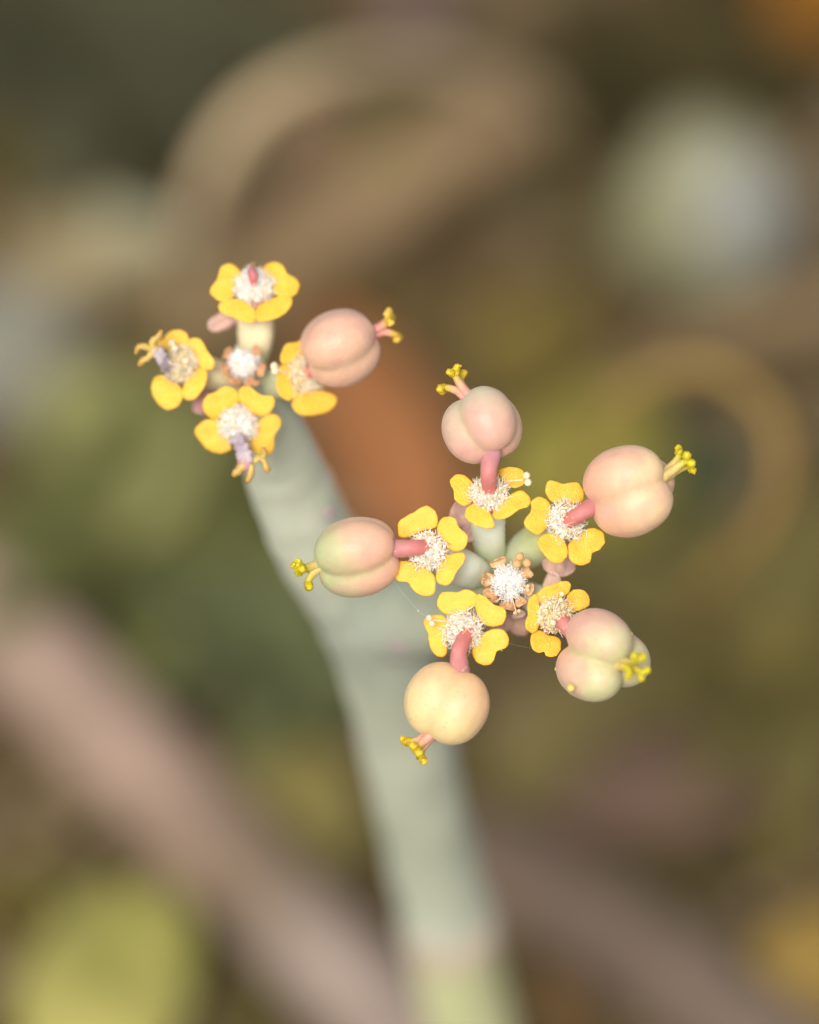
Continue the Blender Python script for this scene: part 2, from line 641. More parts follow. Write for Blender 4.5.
PG = lin((204, 210, 172), .92)
PG2 = lin((222, 226, 206), .94)
PGD = lin((186, 192, 132), .88)
PGY = lin((238, 226, 182), .92)
FLOWERS = [
    # centre px, w, tilt (right, up), tuft radius mm, petals, stalk points
    dict(c=(489, 494), w=0.4, tilt=(-.05, .42), rt=0.95, cream=.35, petals=[
        z1([(165, 715), (205, 680), (260, 700), (295, 745), (300, 790), (265, 830), (225, 838), (190, 810), (185, 765)]),
        z1([(248, 905), (265, 850), (320, 832), (360, 860), (385, 905), (398, 955), (350, 962), (290, 940)]),
        z1([(397, 890), (420, 845), (480, 795), (545, 770), (588, 810), (580, 850), (530, 870), (480, 905), (425, 915)]),
        z1([(425, 655), (490, 638), (545, 655), (560, 690), (555, 730), (500, 740), (450, 700)])],
        stalk=[R3(491, 506, -1.0, 1.02, PG2), R3(489, 525, -2.0, 1.1, PG2), R3(491, 546, -3.4, 1.0, PG), R3(497, 567, -5.2, .7, PGD)]),
    dict(c=(565, 521), w=0.4, tilt=(.22, .14), rt=0.98, cream=.3, petals=[
        z2([(112, 250), (130, 222), (185, 235), (240, 230), (268, 270), (260, 310), (210, 315), (150, 310), (120, 285)]),
        z2([(75, 295), (115, 310), (133, 360), (125, 400), (80, 448), (35, 430), (17, 395), (45, 350), (45, 315)]),
        z2([(75, 485), (105, 455), (160, 455), (190, 490), (197, 540), (170, 572), (130, 565), (95, 530)]),
        z2([(215, 490), (250, 455), (300, 428), (345, 440), (360, 480), (340, 515), (310, 530), (300, 565), (260, 580), (220, 560), (210, 520)])],
        stalk=[R3(560, 525, -1.0, 1.05, PG), R3(545, 537, -2.0, 1.25, PGD), R3(525, 553, -3.2, 1.2, PG), R3(508, 567, -4.8, .85, PGD)]),
    dict(c=(428, 550), w=0.4, tilt=(-.22, .06), rt=0.98, cream=.25, petals=[
        z3([(490, 165), (495, 130), (550, 95), (600, 70), (638, 100), (635, 150), (585, 165), (530, 190), (495, 190)]),
        z3([(648, 150), (670, 118), (715, 118), (735, 155), (768, 190), (755, 235), (715, 248), (680, 225), (650, 185)]),
        z3([(650, 300), (690, 270), (750, 262), (755, 295), (725, 335), (705, 375), (675, 388), (645, 365)]),
        z3([(475, 325), (500, 295), (560, 305), (620, 340), (635, 385), (625, 425), (585, 430), (545, 405), (530, 380), (485, 370)])],
        stalk=[R3(432, 553, -0.9, 1.0, PG2), R3(448, 560, -1.7, 1.15, PG2), R3(463, 567, -2.4, 1.22, PG2), R3(473, 571, -3.2, 1.08, PG2), R3(484, 576, -4.6, .75, PG), R3(494, 579, -6, .6, PGD)]),
    dict(c=(463, 630), w=0.5, tilt=(-.14, -.10), rt=1.0, cream=.3, petals=[
        z4([(237, 150), (260, 112), (330, 108), (375, 98), (415, 120), (415, 165), (375, 200), (330, 222), (270, 210), (240, 180)]),
        z4([(418, 170), (425, 125), (465, 130), (505, 170), (550, 185), (562, 220), (545, 260), (490, 270), (445, 245)]),
        z4([(405, 385), (430, 345), (480, 300), (540, 292), (575, 330), (565, 375), (520, 395), (505, 440), (470, 458), (425, 440)]),
        z4([(168, 260), (195, 228), (250, 225), (290, 260), (285, 300), (275, 350), (275, 400), (250, 418), (210, 395), (190, 340), (190, 310)])],
        stalk=[R3(465, 627, -0.9, 1.0, PG), R3(473, 614, -2.2, 1.0, PG), R3(484, 600, -3.8, .85, PG), R3(497, 588, -5.8, .55, PGD)]),
    dict(c=(553, 614), w=0.2, tilt=(.30, -.05), rt=0.9, cream=.75, petals=[
        z5([(165, 215), (240, 130), (340, 95), (440, 65), (495, 85), (500, 140), (470, 195), (380, 245), (270, 265), (180, 265)]),
        z5([(150, 205), (90, 240), (65, 310), (70, 400), (45, 480), (55, 540), (110, 580), (160, 560), (190, 480), (190, 380), (180, 270)]),
        z5([(480, 270), (480, 220), (530, 165), (600, 150), (670, 180), (700, 240), (695, 310), (640, 340), (560, 370), (500, 360)]),
        z5([(110, 680), (140, 600), (210, 575), (290, 620), (390, 650), (410, 720), (380, 800), (310, 830), (260, 820), (240, 780), (190, 790), (130, 760)])],
        stalk=[R3(549, 612, -1.0, 1.0, PG2), R3(539, 603, -2.2, 1.0, PG2), R3(527, 595, -3.6, .85, PG), R3(510, 587, -5.8, .55, PGD)]),
    # the smaller head, a little behind the focus
    dict(c=(254, 287), w=-4.6, tilt=(.0, .40), rt=0.98, cream=.1, petals=[
        y1([(80, 270), (130, 200), (160, 110), (220, 85), (285, 120), (300, 170), (270, 240), (250, 310), (190, 350), (130, 340)]),
        y1([(470, 110), (540, 65), (610, 85), (650, 150), (715, 185), (730, 240), (700, 300), (640, 310), (560, 290), (540, 210), (490, 170)]),
        y1([(145, 390), (200, 345), (290, 340), (370, 380), (410, 440), (400, 500), (340, 505), (250, 470), (170, 440)]),
        y1([(410, 440), (460, 370), (560, 325), (650, 310), (680, 350), (660, 410), (590, 470), (500, 495), (430, 490)])],
        stalk=[R3(256, 302, -5.6, 1.15, C_RIM), R3(257, 318, -6.2, 1.2, PGY), R3(257, 340, -7.0, 1.15, PGY), R3(252, 365, -7.8, .8, PG)]),
    dict(c=(182, 364), w=-4.8, tilt=(-.30, .10), rt=0.95, cream=.7, petals=[
        y2([(215, 215), (290, 160), (340, 105), (410, 90), (470, 120), (480, 180), (460, 240), (380, 260), (300, 240)]),
        y2([(470, 200), (530, 155), (590, 180), (640, 260), (690, 340), (670, 400), (600, 390), (540, 330), (490, 280)]),
        y2([(445, 560), (480, 470), (560, 405), (620, 410), (635, 480), (600, 570), (540, 640), (480, 650), (440, 610)]),
        y2([(195, 560), (215, 480), (270, 460), (330, 510), (400, 540), (435, 610), (410, 690), (340, 730), (280, 715), (215, 640)])],
        stalk=[R3(188, 367, -5.8, 1.0, PGY), R3(204, 372, -6.4, 1.05, PGY), R3(222, 377, -7.2, .95, PGY), R3(242, 382, -8, .7, PG)]),
    dict(c=(239, 425), w=-4.4, tilt=(-.03, -.22), rt=1.0, cream=.15, petals=[
        y3([(115, 230), (150, 165), (210, 140), (280, 100), (350, 110), (395, 160), (390, 230), (340, 290), (260, 345), (190, 350), (130, 300)]),
        y3([(405, 170), (420, 105), (490, 95), (550, 140), (600, 165), (670, 170), (685, 230), (640, 310), (570, 325), (490, 290), (430, 230)]),
        y3([(495, 560), (510, 470), (570, 380), (650, 330), (720, 345), (740, 410), (690, 500), (685, 590), (650, 645), (580, 650), (520, 610)]),
        y3([(50, 470), (90, 400), (170, 370), (240, 390), (280, 470), (330, 570), (320, 610), (240, 630), (160, 610), (100, 550)])],
        stalk=[R3(240, 421, -5.4, 1.0, PG), R3(243, 408, -6.4, 1.0, PG), R3(249, 393, -7.6, .7, PGD)]),
    dict(c=(305, 375), w=-4.8, tilt=(.30, .05), rt=0.95, cream=.6, petals=[
        y4([(90, 340), (120, 280), (180, 270), (215, 240), (235, 330), (220, 375), (150, 390), (95, 380)]),
        y4([(60, 500), (75, 420), (110, 400), (160, 450), (180, 530), (155, 580), (115, 590), (70, 550)]),
        y4([(155, 610), (185, 560), (250, 545), (330, 550), (390, 580), (370, 640), (310, 670), (220, 678), (170, 655)])],
        stalk=[R3(300, 377, -5.8, 1.0, PG), R3(287, 380, -6.6, 1.1, PG), R3(270, 384, -7.5, .95, PG), R3(257, 386, -8, .7, PGD)]),
]
flower_objs = []
for fi, f in enumerate(FLOWERS):
    c = P(*f['c'], f['w'])
    n = (TO + RIGHT * f['tilt'][0] + UP * f['tilt'][1]).normalized()
    cup = lathe_cup(c - n * 0.05, n, 1.14, 1.15, C_RIM, PG2, 0.9)
    o = cup.build('flower', M_bract, plant, origin=c)
    flower_objs.append((o, c, n))
    pol = MB()
    for pi_, outl in enumerate(f['petals']):
        petal(o, outl, c, n, pol, 11 + fi * 7 + pi_ * 1.7)
    pol.build('pollen', M_pollen, o, kind='stuff')
    tuft(o, c + n * .05, n, f['rt'] * 1.14, 520, 50 + fi, cream=f['cream'], grains=70 if f['cream'] > .5 else 34)
    scales(o, c, n, 1.14, fi * .8 + .4)
    peduncle(o, f['stalk'], fi * 1.3)

# spent flowers at the middle of each head
TAN = lin((242, 206, 158), .9)
TAN2 = lin((214, 150, 92), .82)


def dry_flap(par, px, py, w, L, W, ang, lean, seed, c1=TAN, c2=TAN2, name='dried_petal', mat=None, curl=1.2):
    """a small papery sheet: base at px, py, growing along ang (degrees, anticlockwise from right in the view), lean towards the viewer"""
    a = radians(ang)
    d = (RIGHT * cos(a) + UP * sin(a)) * cos(lean) + TO * sin(lean)
    s = d.cross(TO - RIGHT * sin(a) * .3).normalized()
    nn = s.cross(d).normalized()
    b = P(px, py, w)
    m = MB()
    nu, nv = 12, 10
    vv, ff, cc = [], [], []
    for side in (1, -1):
        for i in range(nu + 1):
            t = i / nu
            wd = W * (0.35 + 0.65 * sin(min(1, t * 1.25) * pi * .62)) * (1 if t < .85 else 1 - 1.6 * (t - .85))
            for j in range(nv + 1):
                v = j / nv * 2 - 1
                wob = mnoise.noise(V((t * 2.4, v * 1.8, seed)))
                wob2 = mnoise.noise(V((t * 6, v * 5, seed + 4)))
                p = b + d * (L * t * (1 - 0.10 * abs(v) ** 2 + .06 * wob2)) + s * (wd * v * (1 + .12 * wob2))
                p = p + nn * (curl * L * .25 * t * t + L * (.16 if curl < 1 else .34) * wob + L * .05 * wob2 - wd * .35 * v * v) + nn * (0.045 * side)
                vv.append(p)
                cc.append(mix(c1, c2, .5 + .7 * wob2 + .3 * wob))
    o2 = (nu + 1) * (nv + 1)
    for i in range(nu):
        for j in range(nv):
            a0 = i * (nv + 1) + j
            ff.append((a0, a0 + 1, a0 + nv + 2, a0 + nv + 1))
            b0 = a0 + o2
            ff.append((b0 + nv + 1, b0 + nv + 2, b0 + 1, b0))
    rim = [j for j in range(nv + 1)] + [i * (nv + 1) + nv for i in range(1, nu + 1)] + [nu * (nv + 1) + j for j in range(nv - 1, -1, -1)] + [i * (nv + 1) for i in range(nu - 1, 0, -1)]
    for q in range(len(rim)):
        a0, a1 = rim[q], rim[(q + 1) % len(rim)]
        ff.append((a1, a0, a0 + o2, a1 + o2))
    m.add(vv, ff, cc)
    return m.build(name, mat or M_bract, par)


c = P(508, 583, -0.9)
n = (TO + UP * .1).normalized()
o = lathe_cup(c - n * .1, n, .95, 1.6, TAN, PG, .75).build('spent_flower', M_bract, plant, origin=c, label='dried central flower with white woolly middle and tan shrivelled rim')
tuft(o, c + n * .05, n, 0.92, 700, 91, wool=lin((255, 253, 250), .97), cream=.03, grains=6, length=(.3, .6))
peduncle(o, [R3(508, 585, -2.0, .8, PGD), R3(507, 586, -4, .8, PGD), R3(505, 586, -6, .9, PGD)], 2)
for i, (px, py, L, W, ang) in enumerate([(502, 569, .62, .42, 120), (495, 578, .75, .34, 190), (497, 592, .55, .3, 235), (522, 576, .55, .3, 35), (524, 587, .5, .32, 340), (518, 597, .5, .3, 300), (508, 600, .5, .4, 265), (490, 588, .5, .25, 250)]):
    dry_flap(o, px, py, -.9, L * 1.45, W * 1.35, ang, .35, i * 2.3)
stamen(o, P(516, 576, -.6), P(519, 566, .1), [P(519.5, 556.5, .1), P(527, 563, .1), P(517, 564, .2)], TAN, lin((236, 180, 120), .85), .28)
stamen(o, P(512, 598, -.5), P(516, 611, -.2), [P(515, 613, -.2), P(519, 611, -.2)], TAN, TAN, .13)
stamen(o, P(522, 584, -.6), P(527, 588, -.1), [P(528, 586, 0), P(528, 590, 0)], TAN, TAN, .12)

c = P(243, 364, -5.2)
n = (TO + UP * .15).normalized()
o = lathe_cup(c - n * .1, n, .95, 1.6, lin((226, 170, 140), .8), PG, .75).build('spent_flower', M_bract, plant, origin=c)
tuft(o, c + n * .05, n, 0.82, 500, 92, wool=lin((255, 253, 250), .97), cream=.05, grains=6, length=(.25, .55))
peduncle(o, [R3(243, 366, -6.3, .8, PG), R3(246, 372, -7.3, .9, PG), R3(249, 378, -8, .9, PGD)], 2)
for i, (px, py, L, W, ang) in enumerate([(232, 356, .5, .35, 150), (231, 368, .55, .3, 200), (237, 377, .5, .4, 250), (250, 377, .6, .4, 290), (256, 368, .55, .35, 340), (253, 354, .5, .3, 40)]):
    dry_flap(o, px, py, -5.1, L * 1.4, W * 1.3, ang, .5, i * 2.9 + 1, lin((230, 180, 140), .8), TAN2)

# stray stamens on the fresh flowers
CR = lin((248, 226, 190), .85)


def add_stamen(fi, a, b, heads, rh=.17, w=1.0):
    oo, c_, n_ = flower_objs[fi]
    ww = FLOWERS[fi]['w'] + w
    stamen(oo, P(*a, ww - .3), P(*b, ww), [P(*h, ww) for h in heads], CR, CR, rh)


add_stamen(0, (508, 481), (522, 480), [(526.5, 475.5), (528, 482.5)], .24)
add_stamen(3, (451, 622), (434, 620), [(429, 618), (432, 623.5)], .2)
add_stamen(4, (556, 608), (561, 598), [(562, 594), (561, 600)], .15)
add_stamen(4, (551, 618), (553, 622), [(553, 622.5)], .2)
add_stamen(4, (545, 614), (542, 617), [(541, 618)], .16)
add_stamen(8, (286, 374), (277, 368), [(274, 366), (275, 371)], .26)
add_stamen(6, (176, 356), (172, 346), [(172, 343), (175, 348)], .22)
add_stamen(6, (180, 366), (170, 364), [(168, 362), (186, 361)], .22)

# bracts: pinkish papery leaves under the flowers
BR1 = lin((226, 192, 172), .9)
BR2 = lin((196, 150, 142), .82)


def bract(fi, px, py, w, L, W, ang, lean, seed, c1=BR1, c2=BR2, curl=.6):
    dry_flap(flower_objs[fi][0], px, py, w, L, W, ang, lean, seed, c1, c2, 'bract', M_bract, curl)


bract(0, 480, 520, -2.6, 2.0, .95, 160, .1, 3)
bract(0, 474, 520, -2.4, 1.5, .5, 250, .2, 9)
bract(1, 553, 538, -2.6, 2.6, 1.05, 285, .15, 5)
bract(4, 545, 594, -2.4, 1.6, .55, 60, .2, 8, lin((226, 196, 178), .76), BR1)
bract(3, 488, 608, -3.6, 1.9, .9, 310, .05, 13)
bract(4, 534, 610, -3.6, 2.0, 1.05, 215, -.05, 17, lin((218, 182, 160), .86), lin((190, 146, 126), .8))
bract(4, 512, 617, -2.4, .9, .25, 20, .1, 21, lin((222, 190, 196), .74), BR1)
bract(5, 243, 312, -6.2, 2.5, .55, 205, .1, 23, lin((226, 176, 164), .75), BR1)
bract(6, 205, 388, -6.4, 1.8, .7, 265, .1, 27, lin((206, 156, 156), .72), BR2)
bract(6, 219, 372, -7.0, 1.0, .6, 300, .1, 28, BR1, BR2)
bract(8, 300, 398, -6.4, 1.2, .35, 280, .1, 31)

# ------------------------------------------------------------------ fruits
def fruit(px, py, w, ax_px, ax_w, R, az, roll, stalk, style, cols, deep=0.5, parent=plant, label=None, seed=1.0, spread=1.0, pinkish=True, stcol=None):
    """three lobed capsule. ax_px: picture direction from stalk end to style end, ax_w: its lean to the viewer"""
    c = P(px, py, w)
    a2 = V((ax_px[0], ax_px[1], 0)).normalized()
    a = (RIGHT * a2.x * cos(ax_w) - UP * a2.y * cos(ax_w) + TO * sin(ax_w)).normalized()
    e1 = (TO - a * TO.dot(a)).normalized()
    e2 = a.cross(e1)
    ph0 = radians(roll)
    off = deep
    lr = 1.0 - off
    lob = [(cos(ph0 + k * 2 * pi / 3) * off, sin(ph0 + k * 2 * pi / 3) * off) for k in range(3)]
    nu, nv = 44, 72
    cA, cB, cG, cBl = cols
    vv, cc, ff = [], [], []

    def rad(d):
        acc = 0.0
        best = 0
        rs = []
        for lx, ly in lob:
            # |(r d - l)| in scaled space = lr ; z scaled so lobe is taller
            dx, dy, dz = d.x, d.y, d.z * lr / az
            A = dx * dx + dy * dy + dz * dz
            Bq = -(dx * lx + dy * ly)
            Cq = lx * lx + ly * ly - lr * lr
            disc = Bq * Bq - A * Cq
            r_ = (-Bq + sqrt(disc)) / A if disc > 0 else 0.05
            rs.append(max(r_, 0.05))
        k = 34.0
        m = max(rs)
        return m + math.log(sum(exp(k * (x - m)) for x in rs)) / k, rs
    for i in range(nu + 1):
        th = pi * i / nu
        th = th
        for j in range(nv):
            ph = 2 * pi * j / nv
            d = V((sin(th) * cos(ph), sin(th) * sin(ph), cos(th)))
            r_, rs = rad(d)
            so = sorted(rs)
            gro = exp(-((so[2] - so[1]) / 0.10) ** 2) * sin(th)
            r_ *= 1 + .012 * mnoise.noise(d * 2.2 + V((seed, 0, 0)))
            # a faint keel along the back of each lobe
            for k in range(3):
                dp = (ph - ph0 - k * 2 * pi / 3 + pi) % (2 * pi) - pi
                r_ -= .010 * exp(-(dp / .05) ** 2) * sin(th)
            q = (e1 * d.x + e2 * d.y + a * d.z) * (r_ * R)
            vv.append(c + q)
            z = d.z * r_ / az
            nz = mnoise.noise(d * 1.6 + V((0, seed, 0)))
            cl = mix(cA, cB, sstep(-.55, 1.0, z + .35 * nz))
            qn = q.normalized()
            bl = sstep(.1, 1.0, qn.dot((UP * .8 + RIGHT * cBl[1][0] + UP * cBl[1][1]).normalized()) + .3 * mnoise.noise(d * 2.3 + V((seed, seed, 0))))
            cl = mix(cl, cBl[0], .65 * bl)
            cl = mix(cl, lin((222, 164, 152), .76), (.35 if pinkish else .1) * sstep(.0, .5, mnoise.noise(d * 1.9 + V((seed * 2, 1, seed)))))
            cl = mix(cl, cG, .6 * gro)
            cc.append(cl)
    for i in range(nu):
        for j in range(nv):
            a0, b0 = i * nv + j, i * nv + (j + 1) % nv
            ff.append((a0, a0 + nv, b0 + nv, b0))
    m = MB()
    m.add(vv, ff, cc)
    fo = m.build('fruit', M_fruit, parent, origin=c, label=label)
    pole = rad(V((0, 0, 1)))[0] * R
    pole2 = rad(V((0, 0, -1)))[0] * R
    # stalk
    if stalk:
        m = MB()
        s0 = stalk[0]
        endp = c - a * (pole2 * .80)
        ST1, ST2, ST3 = lin((220, 122, 110), .8), lin((212, 128, 122), .8), lin((204, 154, 156), .8)
        if stcol:
            ST1, ST2, ST3 = stcol
        A0 = P(*s0)
        mids = [P(*q) for q in stalk[1:]]
        chain = [A0] + mids + [endp]
        rr = .52
        L = len(chain) - 1
        tp = [(p, rr * (.92 + .12 * i / L), mix(ST1, ST3, (i / L) ** 1.5)) for i, p in enumerate(chain)]
        tp.insert(len(tp) - 1, ((chain[-1] * .72 + chain[-2] * .28), rr * 1.22, ST3))
        tube(m, spline(tp, 6), 16, lump=.08, seed=seed)
        m.build('fruit_stalk', M_stalk, fo)
    if style:
        b = c + a * (pole * .82)
        g = P(*style[0]) - b
        ga = g.normalized()
        u, w_ = frame(ga)
        up_l = g.length
        r2 = random.Random(int(seed * 100))
        PK, PY, YG, YT = style[1]
        m = MB()
        m2 = MB()
        for k in range(3):
            an = style[2] + k * 2 * pi / 3
            e = u * cos(an) + w_ * sin(an)
            t_ = ga.cross(e)
            p0 = b + e * .17 - ga * .25
            p1 = b + ga * (up_l * .5) + e * .19
            p2 = b + ga * (up_l * .8) + e * (.30 * spread + .02)
            p3 = b + ga * (up_l * 1.04) + e * (.56 * spread + .03)
            tube(m, spline([(p0, .38, PK), (p1, .30, mix(PK, PY, .15)), (p2, .26, mix(PK, PY, .5)), (p3, .20, YG)], 5), 10, lump=.12)
            for s in (-1, 1):
                q1 = p3 + ga * .06 + e * .13 * spread + t_ * s * .14
                q2 = q1 + ga * r2.uniform(-.05, .12) + e * .14 * spread + t_ * s * .17
                tube(m2, spline([(p3 - ga * .05, .22, YG), (q1, .22, YG), (q2, .24, mix(YG, YT, .7))], 4), 10, lump=.7, seed=k * 3 + s)
                for _ in range(16):
                    q = q1.lerp(q2, r2.uniform(-.4, 1.1)) + V((r2.gauss(0, 1), r2.gauss(0, 1), r2.gauss(0, 1))).normalized() * .2
                    blob(m2, q, r2.uniform(.06, .11), mix(mix(YG, YT, r2.random()), lin((190, 140, 30), .8), .4 * r2.random()), 1, lump=.6)
        m.build('style', M_style, fo)
        m2.build('stigma', M_style, fo)
    return fo


PEACH = lin((240, 196, 168), .80)
PINK = lin((236, 180, 166), .78)
ROSE = lin((226, 168, 160), .76)
CREAMY = lin((250, 222, 172), .84)
GREENY = lin((206, 208, 158), .76)
PALEG = lin((222, 216, 178), .80)
YG_ = lin((214, 186, 30), .85)
YT_ = lin((232, 196, 50), .9)
STY = (lin((238, 170, 160), .8), lin((222, 196, 96), .82), YG_, YT_)
STYG = (lin((226, 196, 130), .8), lin((214, 200, 70), .82), lin((206, 190, 24), .85), lin((222, 202, 40), .88))

fruit(484, 425, .6, (-22, -52), -.30, 2.68, 2.12 / 2.68, 22, [(490, 491, .6), (488.5, 474, 1.7)], ((454, 381, -.6), STY, .3),
      (lin((232, 184, 164), .78), lin((214, 204, 170), .78), lin((208, 202, 152), .77), (lin((238, 198, 164), .8), (1.8, .0))), .36, seed=1.3, spread=1.15,
      label='rosy fruit standing above its flower, pale green on one lobe')
fruit(630, 490, .6, (60, -20), .34, 3.0, 2.62 / 3.0, 63, [(567, 522, .6), (583, 512, 1.3)], ((684, 461, 1.0), STYG, 1.2),
      (lin((240, 188, 154), .8), lin((246, 212, 164), .82), lin((224, 176, 136), .75), (lin((236, 180, 152), .79), (-.9, .2))), .35, seed=2.6, spread=.9,
      label='deep peach fruit with its groove facing out')
fruit(356, 554.5, .5, (-68, 14), -.05, 2.70, 2.54 / 2.70, 22, [(427, 547, .6), (411, 548, 1.2)], ((304, 573, .7), STYG, .5),
      (lin((242, 190, 160), .8), lin((196, 206, 150), .76), lin((206, 206, 148), .77), (lin((242, 196, 164), .81), (.5, .4))), .35, seed=3.1, spread=1.1,
      label='fruit that turns from peach at its stalk to pale green')
fruit(448, 704.5, .8, (-22, 44), .08, 2.80, 2.36 / 2.80, 75, [(468, 631, .7), (459, 652, 1.7)], ((416, 748, 1.1), STY, 2.1),
      (lin((246, 210, 156), .80), lin((246, 220, 158), .80), lin((238, 200, 146), .76), (lin((246, 192, 152), .79), (1.6, -.7))), .30, pinkish=False, seed=4.4, spread=1.05,
      label='creamy yellow fruit hanging below its flower')
fruit(602, 656, 1.2, (52, 26), .84, 3.08, 2.5 / 3.08, -46, [(558, 619, .2), (566, 625, .6)], ((635, 667, 4.3), STYG, .2),
      (lin((236, 190, 164), .8), lin((218, 212, 160), .79), lin((188, 198, 116), .74), (lin((230, 180, 166), .77), (-.1, .6))), .43, seed=5.7, spread=.8,
      label='fruit with three swollen lobes, rosy above and pale green below')
swollen = [o_ for o_ in plant.children if o_.name.startswith('fruit')][-1]
for wx, wy, ww_, wr in ((571, 688, 3.0, .26), (631, 634, 1.0, .14), (556.5, 669, 0.6, .13)):
    m = MB()
    blob(m, P(wx, wy, ww_), wr, lin((236, 214, 120), .82), 2, lump=.2)
    m.build('sap_drop', M_style, swollen)
fruit(340, 346, -3.6, (40, -18), -.06, 2.60, 2.38 / 2.60, -18, [(306, 376, -4.6), (316, 366, -4.0)], ((390, 325, -3.6), (lin((236, 152, 150), .8), lin((236, 186, 130), .82), lin((220, 180, 60), .85), lin((232, 190, 80), .88)), .9),
      (lin((236, 188, 156), .8), lin((234, 188, 158), .8), lin((222, 186, 150), .78), (lin((236, 184, 160), .79), (-.4, .4))), .30, seed=6.2, spread=1.15,
      label='smooth rosy fruit on the smaller flower head')

# two small shrivelled fruits on the smaller head
MAUVE = lin((206, 190, 194), .76)
MAUVE2 = lin((184, 166, 176), .72)


def young(fi, path, tips, seed):
    oo = flower_objs[fi][0]
    m = MB()
    tube(m, spline([(P(x, y, w), r, cl) for x, y, w, r, cl in path], 6), 14, facet=.22, lump=.5, seed=seed)
    fo = m.build('young_fruit', M_stalk, plant, label='shrivelled mauve unripe fruit with curled yellow tips')
    m = MB()
    for tp in tips:
        tube(m, spline([(P(x, y, w), r, mix(lin((224, 196, 110), .82), lin((190, 140, 50), .75), i / len(tp))) for i, (x, y, w, r) in enumerate(tp)], 5), 9, lump=.5, seed=seed)
    m.build('stigma', M_style, fo)


young(6, [(170, 368, -4.4, .3, MAUVE), (164, 364, -3.8, .34, MAUVE2), (160, 357, -3.4, .42, MAUVE), (155, 350, -3.2, .34, MAUVE)],
      [[(156, 350, -3.2, .25), (152, 342, -3, .24), (158, 337, -2.9, .22), (161, 332, -2.9, .16)], [(155, 350, -3.2, .25), (146, 347, -3, .24), (139, 347, -3, .22), (136, 352, -3, .16)],
       [(154, 352, -3.2, .25), (149, 357, -3, .24), (143, 361, -3, .24), (140, 364, -3, .18)]], 2)
young(7, [(238, 438, -3.9, .35, MAUVE), (242, 446, -3.5, .46, MAUVE2), (246, 456, -3.3, .5, MAUVE), (245, 465, -3.3, .46, lin((206, 150, 150), .74))],
      [[(244, 465, -3.2, .3), (238, 471, -3.1, .24), (235, 474, -3.1, .22)], [(250, 464, -3.2, .25), (251, 472, -3.1, .22), (248, 480, -3.1, .2)],
       [(255, 460, -3.2, .25), (262, 459, -3.1, .22), (267, 470, -3.1, .2)], [(255, 460, -3.2, .2), (264, 456, -3.1, .22), (263, 450, -3.1, .2)]], 5)
# red collar stub of the topmost small flower
m = MB()
tube(m, spline([(P(254, 284, -3.9), .22, lin((222, 130, 130), .78)), (P(253, 275, -3.6), .3, lin((214, 120, 124), .78)), (P(251, 268, -3.8), .2, lin((190, 140, 130), .7)), (P(254, 263, -4.0), .12, lin((170, 140, 70), .7))], 5), 10, lump=.3)
m.build('young_fruit', M_stalk, plant)

# strands of spider silk
for pts_, r_ in (([(388, 572, .2), (402, 592, .1), (418, 610, 0), (428, 618, .6)], .0045), ([(503, 642, -.4), (530, 648, -.6), (545, 648, -.4)], .003)):
    m = MB()
    tube(m, spline([(P(x, y, w), r_, (1, 1, 1)) for x, y, w in pts_], 4), 5)
    if r_ > .004:
        blob(m, P(418, 611, 0), .05, (1, 1, 1), 1)
    tag(m.build('silk_thread', M_thread), 'fine spider thread beside the creamy fruit\'s flower' if r_ > .004 else 'fine spider thread under the dried central flower', 'thread')

# ------------------------------------------------------------------ what lies and grows behind
def twig(name, label, cat, pts, r, c, c2=None, side=None, group=None):
    c2 = c2 or c
    n_ = len(pts)
    cs = c if isinstance(c, list) else [mix(c, c2, i / max(1, n_ - 1)) for i in range(n_)]
    c = cs[0]
    ps = [(p, r * (1.05 - .15 * i / n_), cs[i]) for i, p in enumerate(pts)]
    m = MB()
    tube(m, spline(ps, 8), 16, lump=.14, seed=r)
    o = m.build(name, M_tint, origin=pts[0])
    tag(o, label, cat, group)
    if side:
        for q in side:
            m = MB()
            tube(m, spline([(p, r * .45 * (1 - .25 * i), c) for i, p in enumerate(q)], 6), 10, lump=.2)
            m.build('side_shoot', M_tint, o)
    return o


